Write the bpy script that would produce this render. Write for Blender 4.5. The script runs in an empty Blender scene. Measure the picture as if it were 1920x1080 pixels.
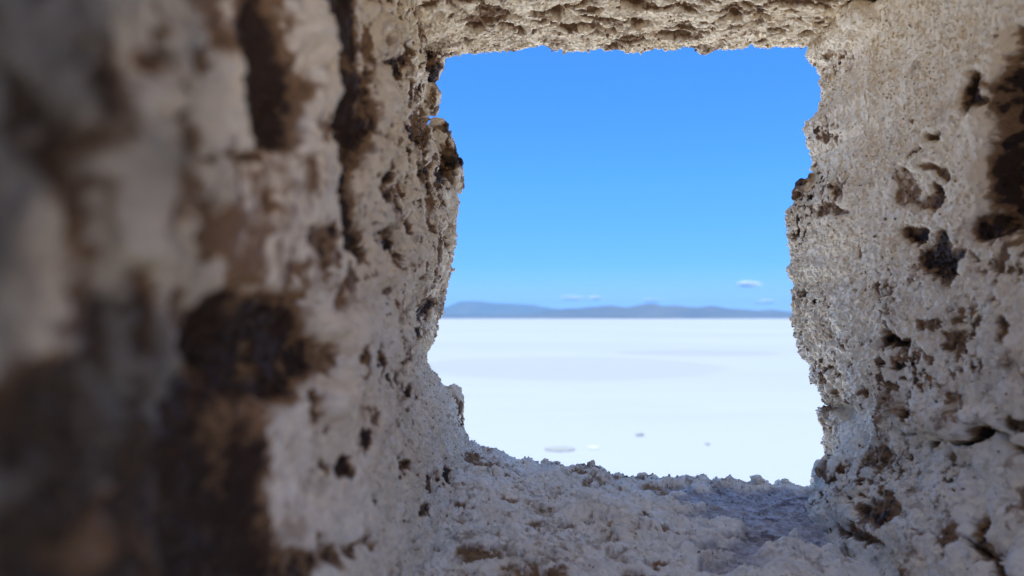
import bpy, bmesh, math, random
import numpy as np
from mathutils import Vector

scene = bpy.context.scene
C = scene.collection

# ------------------------------------------------------------------ camera
F = 1387.0            # focal length in photo pixels (26 mm on 36 mm)
PX0, PY0 = 960.0, 597.0   # vanishing point / horizon
cam_d = bpy.data.cameras.new("camera")
cam_d.sensor_width = 36.0
cam_d.lens = 26.0
cam_d.shift_y = 57.0 / 1920.0
cam_d.clip_start = 0.01
cam_d.clip_end = 200000.0
cam_d.dof.use_dof = True
cam_d.dof.focus_distance = 0.575
cam_d.dof.aperture_fstop = 7.6
cam_d.dof.aperture_blades = 0
cam = bpy.data.objects.new("camera", cam_d)
cam.location = (0, 0, 0)
cam.rotation_euler = (math.radians(90), 0, 0)
C.objects.link(cam)
scene.camera = cam
GROUND = -1.4

# ------------------------------------------------------------------ sky, sun, exposure
SUN_EL, SUN_AZ = 75.0, 195.0      # azimuth clockwise from +Y: behind the hut
world = bpy.data.worlds.new("World")
scene.world = world
world.use_nodes = True
wn, wl = world.node_tree.nodes, world.node_tree.links
wn.clear()
sky = wn.new("ShaderNodeTexSky")
sky.sky_type = 'NISHITA'
sky.sun_disc = False
sky.sun_elevation = math.radians(SUN_EL)
sky.sun_rotation = math.radians(SUN_AZ)
sky.altitude = 3400
sky.air_density = 0.9
sky.dust_density = 0.0
sky.ozone_density = 3.0
hs = wn.new("ShaderNodeHueSaturation")
hs.inputs['Saturation'].default_value = 1.25
hs.inputs['Value'].default_value = 1.0
bg = wn.new("ShaderNodeBackground")
bg.inputs['Strength'].default_value = 0.090
wo = wn.new("ShaderNodeOutputWorld")
wl.new(sky.outputs[0], hs.inputs['Color'])
tint = wn.new("ShaderNodeMix"); tint.data_type = 'RGBA'; tint.blend_type = 'MULTIPLY'
tint.inputs[0].default_value = 1.0
tint.inputs[7].default_value = (0.68, 0.96, 1.25, 1)
wl.new(hs.outputs[0], tint.inputs[6])
# deeper blue towards the horizon, brightened overhead as added fill light: by direction in the world
tc = wn.new("ShaderNodeTexCoord"); sp_ = wn.new("ShaderNodeSeparateXYZ")
wl.new(tc.outputs['Generated'], sp_.inputs[0])
cr = wn.new("ShaderNodeValToRGB")
e = cr.color_ramp.elements
e[0].position = 0.0; e[0].color = (0.52, 0.42, 0.66, 1)
e[1].position = 0.34; e[1].color = (1, 1, 1, 1)
for p_, c_ in ((0.60, (2.5, 1.6, 1.1, 1)), (0.037, (0.52, 0.455, 0.72, 1)), (0.07, (0.46, 0.51, 0.78, 1)), (0.175, (0.72, 0.78, 0.90, 1))):
    q_ = e.new(p_); q_.color = c_
wl.new(sp_.outputs[2], cr.inputs[0])
tint2 = wn.new("ShaderNodeMix"); tint2.data_type = 'RGBA'; tint2.blend_type = 'MULTIPLY'
tint2.inputs[0].default_value = 1.0
wl.new(tint.outputs[2], tint2.inputs[6]); wl.new(cr.outputs[0], tint2.inputs[7])
wl.new(tint2.outputs[2], bg.inputs['Color'])
wl.new(bg.outputs[0], wo.inputs['Surface'])

sun_d = bpy.data.lights.new("sun", 'SUN')
sun_d.energy = 2.7
sun_d.angle = math.radians(0.5)
sun_d.color = (1.0, 0.965, 0.91)
sun = bpy.data.objects.new("sun", sun_d)
el, az = math.radians(SUN_EL), math.radians(SUN_AZ)
to_sun = Vector((math.sin(az) * math.cos(el), math.cos(az) * math.cos(el), math.sin(el)))
sun.rotation_euler = to_sun.to_track_quat('Z', 'Y').to_euler()
sun.location = (0, -3, 6)
C.objects.link(sun)

scene.view_settings.view_transform = 'Standard'
scene.view_settings.look = 'None'
scene.view_settings.gamma = 1.0
scene.view_settings.exposure = 1.66
scene.render.engine = 'CYCLES'
cy = scene.cycles
cy.max_bounces = 10
cy.diffuse_bounces = 8
cy.glossy_bounces = 2
cy.transparent_max_bounces = 40
cy.volume_bounces = 1
cy.use_denoising = True
cy.sample_clamp_indirect = 8.0

# ------------------------------------------------------------------ numpy noise
def _hash(ix, iy, iz, seed):
    h = (ix.astype(np.uint32) * np.uint32(374761393)
         + iy.astype(np.uint32) * np.uint32(668265263)
         + iz.astype(np.uint32) * np.uint32(2147483647 - 1274126177 % 1000)
         + np.uint32((seed * 974711 + 12345) & 0xffffffff))
    h ^= h >> np.uint32(13)
    h *= np.uint32(1274126177)
    h ^= h >> np.uint32(16)
    h *= np.uint32(2246822519)
    h ^= h >> np.uint32(15)
    return h

_G = np.array([[1,1,0],[-1,1,0],[1,-1,0],[-1,-1,0],[1,0,1],[-1,0,1],[1,0,-1],[-1,0,-1],
               [0,1,1],[0,-1,1],[0,1,-1],[0,-1,-1],[1,1,0],[-1,1,0],[0,-1,1],[0,-1,-1]], dtype=np.float32)

def perlin(p, seed=0):
    p = p.astype(np.float32)
    i = np.floor(p).astype(np.int64)
    f = p - i
    u = f * f * f * (f * (f * 6 - 15) + 10)
    out = np.zeros(len(p), np.float32)
    for dx in (0, 1):
        wx = u[:, 0] if dx else 1 - u[:, 0]
        for dy in (0, 1):
            wy = u[:, 1] if dy else 1 - u[:, 1]
            for dz in (0, 1):
                wz = u[:, 2] if dz else 1 - u[:, 2]
                g = _G[_hash(i[:, 0] + dx, i[:, 1] + dy, i[:, 2] + dz, seed) & np.uint32(15)]
                out += wx * wy * wz * (g[:, 0] * (f[:, 0] - dx) + g[:, 1] * (f[:, 1] - dy) + g[:, 2] * (f[:, 2] - dz))
    return out

def fbm(p, octaves=4, seed=0, gain=0.5):
    s, a, q = 0, 1.0, p
    for o in range(octaves):
        s = s + a * perlin(q, seed + o * 17)
        q = q * 2.03 + 5.1
        a *= gain
    return s

def worley(p, seed=0):
    """nearest feature distance and a random number of the nearest cell"""
    p = p.astype(np.float32)
    i = np.floor(p).astype(np.int64)
    f = p - i
    best = np.full(len(p), 9.0, np.float32)
    cid = np.zeros(len(p), np.float32)
    for dx in (-1, 0, 1):
        for dy in (-1, 0, 1):
            for dz in (-1, 0, 1):
                h = _hash(i[:, 0] + dx, i[:, 1] + dy, i[:, 2] + dz, seed)
                a = (h & np.uint32(1023)).astype(np.float32) / 1023
                b = ((h >> np.uint32(10)) & np.uint32(1023)).astype(np.float32) / 1023
                c = ((h >> np.uint32(20)) & np.uint32(1023)).astype(np.float32) / 1023
                d = (dx + a - f[:, 0]) ** 2 + (dy + b - f[:, 1]) ** 2 + (dz + c - f[:, 2]) ** 2
                m = d < best
                best = np.where(m, d, best)
                cid = np.where(m, (a + b * 7.3) % 1.0, cid)
    return np.sqrt(best), cid

def sstep(a, b, x):
    t = np.clip((x - a) / (b - a), 0, 1)
    return t * t * (3 - 2 * t)

# ------------------------------------------------------------------ mesh helpers
def tag(o, label=None, cat=None, group=None, kind=None):
    if label: o["label"] = label
    if cat: o["category"] = cat
    if group: o["group"] = group
    if kind: o["kind"] = kind
    return o

def grid_mesh(name, P, mat, attrs=None, flip=False, smooth=True, parent=None):
    n, m, _ = P.shape
    me = bpy.data.meshes.new(name)
    nv = n * m
    me.vertices.add(nv)
    me.vertices.foreach_set("co", P.reshape(-1).astype(np.float32))
    idx = np.arange(nv).reshape(n, m)
    q = np.stack([idx[:-1, :-1], idx[1:, :-1], idx[1:, 1:], idx[:-1, 1:]], -1).reshape(-1, 4)
    if flip: q = q[:, ::-1]
    nf = len(q)
    me.loops.add(nf * 4)
    me.loops.foreach_set("vertex_index", q.reshape(-1).astype(np.int32))
    me.polygons.add(nf)
    me.polygons.foreach_set("loop_start", (np.arange(nf) * 4).astype(np.int32))
    me.polygons.foreach_set("loop_total", np.full(nf, 4, np.int32))
    me.polygons.foreach_set("use_smooth", np.full(nf, smooth, bool))
    for k, v in (attrs or {}).items():
        a = me.attributes.new(k, 'FLOAT', 'POINT')
        a.data.foreach_set("value", v.reshape(-1).astype(np.float32))
    me.update(calc_edges=True)
    me.materials.append(mat)
    o = bpy.data.objects.new(name, me)
    C.objects.link(o)
    if parent: o.parent = parent
    return o

def box_mesh(name, boxes, mat, parent=None):
    bm = bmesh.new()
    for (x0, x1, y0, y1, z0, z1) in boxes:
        vs = [bm.verts.new((x, y, z)) for x in (x0, x1) for y in (y0, y1) for z in (z0, z1)]
        for f in ((0,1,3,2), (4,6,7,5), (0,4,5,1), (2,3,7,6), (0,2,6,4), (1,5,7,3)):
            bm.faces.new([vs[i] for i in f])
    bmesh.ops.recalc_face_normals(bm, faces=bm.faces)
    me = bpy.data.meshes.new(name)
    bm.to_mesh(me); bm.free()
    me.materials.append(mat)
    o = bpy.data.objects.new(name, me)
    C.objects.link(o)
    if parent: o.parent = parent
    return o

# ------------------------------------------------------------------ materials
def new_mat(name):
    m = bpy.data.materials.new(name)
    m.use_nodes = True
    n, l = m.node_tree.nodes, m.node_tree.links
    b = n['Principled BSDF']
    return m, n, l, b

def mixc(n, l, fac, a, b):
    x = n.new("ShaderNodeMix"); x.data_type = 'RGBA'
    if isinstance(fac, float): x.inputs[0].default_value = fac
    else: l.new(fac, x.inputs[0])
    for s, v in ((6, a), (7, b)):
        if isinstance(v, tuple): x.inputs[s].default_value = (*v, 1)
        else: l.new(v, x.inputs[s])
    return x.outputs[2]

def noise_node(n, l, vec, scale, detail=4, rough=0.55):
    t = n.new("ShaderNodeTexNoise")
    t.inputs['Scale'].default_value = scale
    t.inputs['Detail'].default_value = detail
    t.inputs['Roughness'].default_value = rough
    l.new(vec, t.inputs['Vector'])
    return t.outputs['Fac']

def ramp(n, l, src, a, b):
    r = n.new("ShaderNodeMapRange")
    r.interpolation_type = 'SMOOTHSTEP'
    l.new(src, r.inputs[0])
    r.inputs[1].default_value = a; r.inputs[2].default_value = b
    return r.outputs[0]

def math_n(n, l, op, a, b):
    x = n.new("ShaderNodeMath"); x.operation = op
    for i, v in ((0, a), (1, b)):
        if isinstance(v, (int, float)): x.inputs[i].default_value = v
        else: l.new(v, x.inputs[i])
    return x.outputs[0]

def salt_material(name, light, warm, brown, dark, bump=0.5, attr=True, tan=0.65):
    m, n, l, b = new_mat(name)
    g = n.new("ShaderNodeNewGeometry").outputs['Position']
    big = ramp(n, l, noise_node(n, l, g, 22, 4), 0.38, 0.66)
    sxyz = n.new("ShaderNodeSeparateXYZ"); l.new(g, sxyz.inputs[0])
    up = ramp(n, l, math_n(n, l, 'ADD', sxyz.outputs[2], math_n(n, l, 'MULTIPLY', noise_node(n, l, g, 9, 3), 0.12)), -0.08, 0.16)
    col = mixc(n, l, big, light, warm)
    col = mixc(n, l, math_n(n, l, 'MULTIPLY', up, tan), col, (0.90, 0.755, 0.53))
    # mottling at several sizes, patchy
    patch = ramp(n, l, noise_node(n, l, g, 30, 3), 0.42, 0.62)
    mot = ramp(n, l, noise_node(n, l, g, 150, 6, 0.75), 0.50, 0.66)
    col = mixc(n, l, math_n(n, l, 'MULTIPLY', mot, math_n(n, l, 'ADD', 0.04, math_n(n, l, 'MULTIPLY', patch, 0.34))), col, (0.50, 0.38, 0.26))
    if attr:
        ga = n.new("ShaderNodeAttribute"); ga.attribute_name = "grain"
        col = mixc(n, l, math_n(n, l, 'MULTIPLY', ramp(n, l, ga.outputs['Fac'], 0.55, 1.0), 0.28), col, (0.47, 0.42, 0.36))
    sp = ramp(n, l, noise_node(n, l, g, 420, 3, 0.6), 0.56, 0.72)
    sp = math_n(n, l, 'MULTIPLY', sp, 0.22)
    col = mixc(n, l, sp, col, brown)
    if attr:
        a = n.new("ShaderNodeAttribute"); a.attribute_name = "stain_shade"
        fine = noise_node(n, l, g, 260, 4, 0.65)
        st = math_n(n, l, 'MULTIPLY', a.outputs['Fac'], math_n(n, l, 'ADD', 0.45, fine))
        col = mixc(n, l, ramp(n, l, st, 0.06, 0.52), col, brown)
        col = mixc(n, l, ramp(n, l, st, 0.55, 1.0), col, dark)  # shade of deep hollows painted near black over the brown stains
        gr = n.new("ShaderNodeAttribute"); gr.attribute_name = "near_shade"
        near_shade_col = mixc(n, l, ramp(n, l, st, 0.05, 0.5), mixc(n, l, big, (0.125, 0.122, 0.117), (0.065, 0.055, 0.047)), (0.035, 0.024, 0.017))
        col = mixc(n, l, gr.outputs['Fac'], col, near_shade_col)  # painted shade of the near left wall
        d = n.new("ShaderNodeAttribute"); d.attribute_name = "damp"
        dm = math_n(n, l, 'MULTIPLY', d.outputs['Fac'], math_n(n, l, 'ADD', 0.35, fine))
        dmr = ramp(n, l, dm, 0.2, 0.9)
        speck = ramp(n, l, noise_node(n, l, g, 95, 9, 0.8), 0.38, 0.62)
        damp_col = mixc(n, l, speck, (0.26, 0.22, 0.22), (0.60, 0.60, 0.66))
        damp_col = mixc(n, l, ramp(n, l, noise_node(n, l, g, 48, 4, 0.6), 0.56, 0.66), damp_col, (0.17, 0.13, 0.13))
        col = mixc(n, l, dmr, col, damp_col)
    l.new(col, b.inputs['Base Color'])
    b.inputs['Roughness'].default_value = 0.62
    b.inputs['Specular IOR Level'].default_value = 0.35
    f1 = noise_node(n, l, g, 900, 5, 0.7)
    v = n.new("ShaderNodeTexVoronoi"); v.inputs['Scale'].default_value = 700
    l.new(g, v.inputs['Vector'])
    hh = math_n(n, l, 'SUBTRACT', f1, math_n(n, l, 'MULTIPLY', v.outputs['Distance'], 0.5))
    bp = n.new("ShaderNodeBump")
    bp.inputs['Strength'].default_value = bump
    bp.inputs['Distance'].default_value = 0.0008
    l.new(hh, bp.inputs['Height'])
    l.new(bp.outputs[0], b.inputs['Normal'])
    return m

M_salt = salt_material("crusted_salt", (0.92, 0.885, 0.795), (0.87, 0.79, 0.65), (0.27, 0.155, 0.075), (0.035, 0.016, 0.008))
M_lint = salt_material("lintel_salt", (0.93, 0.84, 0.67), (0.88, 0.76, 0.56), (0.25, 0.14, 0.065), (0.08, 0.038, 0.018))
M_sill = salt_material("sill_salt", (0.95, 0.93, 0.88), (0.91, 0.865, 0.78), (0.30, 0.18, 0.09), (0.05, 0.025, 0.012), tan=0.15)
M_room = salt_material("room_salt", (0.82, 0.77, 0.70), (0.76, 0.68, 0.58), (0.2, 0.12, 0.06), (0.08, 0.04, 0.02), attr=False)

# ------------------------------------------------------------------ the hut wall: thick sheets of crusted salt around the opening
hut = bpy.data.objects.new("salt_block_hut", None)
hut.location = (0, 0.3, GROUND)
C.objects.link(hut)
tag(hut, "hut of rough crusted salt blocks with a square window opening over the white flat", "hut")
def under(o, parent):
    """parent keeping the world placement (parent chain has only translations)"""
    w = Vector((0, 0, 0)); q = parent
    while q: w += q.location; q = q.parent
    o.parent = parent
    o.location = o.location - w
    return o

YN, YF = -0.03, 0.59      # wall's room side and outer side

def spaced(segments):
    """segments of (start, end, step)"""
    out = []
    for a, b, st in segments:
        k = max(2, int(round(abs(b - a) / st)))
        out.append(np.linspace(a, b, k, endpoint=False))
    out.append(np.array([segments[-1][1]]))
    return np.concatenate(out)

def sheet_base(A, ts, ys, r=0.012, ext=0.16, dens=0.0009):
    """cross section: room face -> reveal a=A(Y,t) -> rounded rim -> outer face. returns a, Y, t grids"""
    th1 = np.linspace(-math.pi / 2, 0, 8)[:-1]
    th2 = np.linspace(0, math.pi / 2, int(r * 1.57 / dens) + 2)[1:]
    T = ts[None, :]
    rows_a, rows_y = [], []
    an = A(np.full_like(ts, YN + r), ts)
    for e in np.linspace(ext, 0.004, 24):
        rows_a.append(an - r - e); rows_y.append(np.full_like(ts, YN))
    for t in th1:
        rows_a.append(an - r + r * math.cos(t)); rows_y.append(np.full_like(ts, YN + r + r * math.sin(t)))
    for y in ys:
        rows_a.append(A(np.full_like(ts, y), ts)); rows_y.append(np.full_like(ts, y))
    yc = ys[-1]
    af = A(np.full_like(ts, yc), ts)
    for t in th2:
        rows_a.append(af - r + r * math.cos(t)); rows_y.append(np.full_like(ts, yc + r * math.sin(t)))
    for e in np.concatenate([np.arange(0.001, 0.03, dens * 1.3), np.linspace(0.032, ext, 40)]):
        rows_a.append(af - r - e); rows_y.append(np.full_like(ts, yc + r))
    a = np.array(rows_a); y = np.array(rows_y)
    t = np.broadcast_to(T, a.shape)
    return a, y, t

SIDES = {'left': lambda a, y, t: np.stack([a, y, t], -1),
         'right': lambda a, y, t: np.stack([-a, y, t], -1),
         'top': lambda a, y, t: np.stack([t, y, -a], -1),
         'bottom': lambda a, y, t: np.stack([t, y, a], -1)}

def normals(P, inward):
    du = np.gradient(P, axis=0); dv = np.gradient(P, axis=1)
    N = np.cross(du, dv)
    N /= np.linalg.norm(N, axis=-1, keepdims=True) + 1e-12
    if np.sum(N[P.shape[0] // 2, P.shape[1] // 2] * inward) < 0: N = -N
    return N

def proj(P):
    y = np.maximum(P[..., 1], 0.03)
    return PX0 + F * P[..., 0] / y, PY0 - F * P[..., 2] / y

def ell(px, py, cx, cy, rx, ry, ang=0.0, soft=0.45):
    """soft mask: 1 inside the ellipse, 0 outside"""
    c, s = math.cos(math.radians(ang)), math.sin(math.radians(ang))
    u = ((px - cx) * c + (py - cy) * s) / rx
    v = (-(px - cx) * s + (py - cy) * c) / ry
    return 1 - sstep(1 - soft, 1 + soft, np.sqrt(u * u + v * v))

def stroke(px, py, pts, w, soft=0.5):
    out = np.zeros_like(px)
    for i in range(len(pts) - 1):
        (x0, y0), (x1, y1) = pts[i][:2], pts[i + 1][:2]
        w0 = pts[i][2] if len(pts[i]) > 2 else w
        w1 = pts[i + 1][2] if len(pts[i + 1]) > 2 else w
        dx, dy = x1 - x0, y1 - y0
        t = np.clip(((px - x0) * dx + (py - y0) * dy) / (dx * dx + dy * dy), 0, 1)
        d = np.hypot(px - x0 - t * dx, py - y0 - t * dy) / (w0 + (w1 - w0) * t)
        out = np.maximum(out, 1 - sstep(1 - soft, 1 + soft, d))
    return out

def crust(P, seed, rough=1.0):
    """shared granular relief (metres) and grain id"""
    q = P
    w = np.stack([perlin(q * 90, seed + 3), perlin(q * 90, seed + 4), perlin(q * 90, seed + 5)], -1) * 0.004
    q = q + w
    f1, _ = worley(q * 105, seed + 7)
    f2, c2 = worley(q * 330, seed + 8)
    f3, c3 = worley(q * 700, seed + 9)
    coarse = (np.sqrt(np.clip(1 - f1 * f1, 0, 1)) - 0.8) * 0.0016
    pop = np.sqrt(np.clip(1 - f2 * f2, 0, 1)) * 0.0012 * (0.4 + c2) \
        + np.sqrt(np.clip(1 - f3 * f3, 0, 1)) * 0.0008 * (0.3 + c3)
    return coarse, pop - 0.0012, c2

def near_shade_of(side, P, seed):  # near left wall darkened in colour to stand in for shade
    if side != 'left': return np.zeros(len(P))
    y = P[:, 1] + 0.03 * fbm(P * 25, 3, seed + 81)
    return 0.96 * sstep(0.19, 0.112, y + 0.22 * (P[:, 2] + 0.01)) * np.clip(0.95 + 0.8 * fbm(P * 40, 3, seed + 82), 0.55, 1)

def sheet(name, side, A, ts, ys, detail, mat, label, seed):
    a, y, t = sheet_base(A, ts, ys)
    P = SIDES[side](a, y, t).astype(np.float64)
    inward = {'left': (1, 0, 0), 'right': (-1, 0, 0), 'top': (0, 0, -1), 'bottom': (0, 0, 1)}[side]
    N = normals(P, np.array(inward))
    sh = P.shape[:2]
    pf = P.reshape(-1, 3)
    px, py = proj(pf)
    h, stain_shade, damp, rough = detail(pf, px, py, seed)
    P1 = P + N * h.reshape(sh)[..., None]
    N1 = normals(P1, np.array(inward))
    N1 = N1 * 0.8 + N * 0.2
    p1 = P1.reshape(-1, 3)
    gc, gf, gid = crust(p1, seed)
    lum = np.clip(rough - 0.75, 0, 1)          # cauliflower lumps where the crust is coarse
    wp = p1 + np.stack([perlin(p1 * 60, seed + 41), perlin(p1 * 60, seed + 42), perlin(p1 * 60, seed + 43)], -1) * 0.006
    b1, _ = worley(wp * 52, seed + 44)
    b2, _ = worley(wp * 120, seed + 45)
    bil = (np.sqrt(np.clip(1 - b1 * b1, 0, 1)) - 0.8) * 0.0075 + (np.sqrt(np.clip(1 - b2 * b2, 0, 1)) - 0.8) * 0.0035
    soft = 0.5 if side == 'bottom' else (1 - 0.35 * sstep(680, 820, py) if side == 'right' else 1.0)
    g = gc * np.clip(rough - 0.2, 0, 2) * soft + gf * np.clip(rough + 0.25, 0, 1.2) * soft + bil * lum * (1.35 if side == 'bottom' else 1.0)
    rough_f = np.clip(rough, 0.3, 1.15) * soft
    wob = np.stack([perlin(p1 * 160, seed + 31), perlin(p1 * 160, seed + 32), perlin(p1 * 160, seed + 33)], -1) * 0.0014
    wob += np.stack([perlin(p1 * 420, seed + 34), perlin(p1 * 420, seed + 35), perlin(p1 * 420, seed + 36)], -1) * 0.0011
    Q = P1 + N1 * g.reshape(sh)[..., None] + (wob * rough_f[:, None]).reshape(P.shape)
    crev = sstep(0.78, 1.02, b1) * np.clip(lum * 2, 0, 1) * sstep(-0.2, 0.3, fbm(p1 * 25, 3, seed + 46))
    stain_shade = np.maximum(stain_shade, crev * 0.42 * (1 - damp))
    stain_shade = np.clip(stain_shade + (gid - 0.5) * 0.3 * (stain_shade > 0.05), 0, 1.4)
    ph = np.asarray(hut.location)
    du = np.cross(np.gradient(P, axis=0)[sh[0] // 2, sh[1] // 2], np.gradient(P, axis=1)[sh[0] // 2, sh[1] // 2])
    o = grid_mesh(name, Q - ph, mat, {"stain_shade": stain_shade, "damp": damp, "near_shade": near_shade_of(side, pf, seed), "grain": gid}, flip=np.dot(du, np.array(inward)) < 0)
    o.parent = hut
    o["label"] = label
    crystals(o, Q.reshape(-1, 3) - ph, N1.reshape(-1, 3), px, py, P1.reshape(-1, 3), stain_shade, damp, near_shade_of(side, pf, seed), rough, mat, seed)
    return o

CRYST = {11: 42000, 23: 42000, 37: 12000, 41: 13000}
def crystals(parent, Q, Nn, px, py, P, stain_shade, damp, near_shade, rough, mat, seed):
    """loose salt crystals grown on the crust: small tilted double pyramids set into the surface"""
    rng = np.random.default_rng(seed)
    d = P[:, 1]
    ok = (px > -60) & (px < 1980) & (py > -60) & (py < 1140) & (d > 0.22)
    patch = 0.35 + 0.65 * sstep(-0.25, 0.25, fbm(P * 35, 3, seed + 120))
    w = ok * patch * sstep(0.22, 0.48, d) * np.clip(rough, 0.3, 1) * (1 - 0.5 * damp)
    w = w * (1 + 1.5 * sstep(0.56, 0.595, d))
    w /= w.sum()
    k = CRYST[seed]
    i = rng.choice(len(Q), k, p=w)
    r = 0.00052 * np.exp(rng.normal(0, 0.42, k))
    r = np.minimum(r * (1 + 0.35 * sstep(0.55, 0.6, d[i])), 0.0021)
    base = np.array([[1,0,0],[-1,0,0],[0,1,0],[0,-1,0],[0,0,1],[0,0,-1]], float)
    tri = np.array([[0,2,4],[2,1,4],[1,3,4],[3,0,4],[2,0,5],[1,2,5],[3,1,5],[0,3,5]])
    q = rng.normal(size=(k, 4)); q /= np.linalg.norm(q, axis=1, keepdims=True)
    a, b, c, e = q.T
    Rm = np.stack([1-2*(c*c+e*e), 2*(b*c-a*e), 2*(b*e+a*c), 2*(b*c+a*e), 1-2*(b*b+e*e), 2*(c*e-a*b), 2*(b*e-a*c), 2*(c*e+a*b), 1-2*(b*b+c*c)], -1).reshape(k, 3, 3)
    loc = base[None] * rng.uniform(0.6, 1.5, (k, 6, 1))
    V = np.einsum('kij,kvj->kvi', Rm, loc) * r[:, None, None] + (Q[i] + Nn[i] * (r * 0.35)[:, None])[:, None, :]
    me = bpy.data.meshes.new("crystal_crust")
    me.vertices.add(k * 6); me.vertices.foreach_set("co", V.reshape(-1).astype(np.float32))
    T = (tri[None] + (np.arange(k) * 6)[:, None, None]).reshape(-1)
    me.loops.add(len(T)); me.loops.foreach_set("vertex_index", T.astype(np.int32))
    nf = len(T) // 3
    me.polygons.add(nf)
    me.polygons.foreach_set("loop_start", (np.arange(nf) * 3).astype(np.int32))
    me.polygons.foreach_set("loop_total", np.full(nf, 3, np.int32))
    st = np.clip(stain_shade[i] + (rng.random(k) < 0.12 * sstep(0.0, 0.35, fbm(P[i] * 60, 3, seed + 130))) * 0.45, 0, 1.1)
    for nm, v in (("stain_shade", st), ("damp", damp[i]), ("near_shade", near_shade[i]), ("grain", rng.random(k) * 0.8)):
        at = me.attributes.new(nm, 'FLOAT', 'POINT')
        at.data.foreach_set("value", np.repeat(v, 6).astype(np.float32))
    me.update(calc_edges=True)
    me.materials.append(mat)
    o = bpy.data.objects.new("crystal_crust", me); C.objects.link(o)
    o.parent = parent; o["kind"] = "stuff"

def pits(P, seed, scale, thr, width, warp=0.0):
    q = P * scale
    if warp:
        q = q + np.stack([perlin(P * scale * 2, seed + 51), perlin(P * scale * 2, seed + 52), perlin(P * scale * 2, seed + 53)], -1) * warp
    return sstep(thr, thr + width, fbm(q, 3, seed))

# ---- left reveal
def prof(pairs, Y=0.6, fix=None):
    if fix: pairs = [(p[0], p[1] - float(np.interp(p[0], [f[0] for f in fix], [f[1] for f in fix]))) for p in pairs]
    ys = np.array([p[0] for p in pairs], float); xs = np.array([p[1] for p in pairs], float)
    z = (PY0 - ys) / F * Y; x = (xs - PX0) / F * Y
    i = np.argsort(z)
    return z[i], x[i]
LZ, LX = prof([(-60, 790), (0, 792), (60, 795), (105, 800), (150, 806), (175, 806), (200, 798), (218, 792), (250, 806), (290, 824),
               (340, 838), (380, 852), (430, 856), (480, 854), (520, 842), (550, 830), (575, 826), (600, 819), (640, 815),
               (665, 803), (700, 808), (722, 824), (732, 850), (745, 862), (800, 868), (830, 878), (900, 890), (1000, 900)])
def A_left(y, z):
    far = np.interp(z, LZ, LX)
    near = -0.058 - 0.012 * np.clip((z - 0.05) / 0.2, 0, 1) + 0.006 * np.clip((-z - 0.03) / 0.1, 0, 1)
    k = sstep(0.36, 0.60, y)
    return near + (far - near) * k

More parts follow.
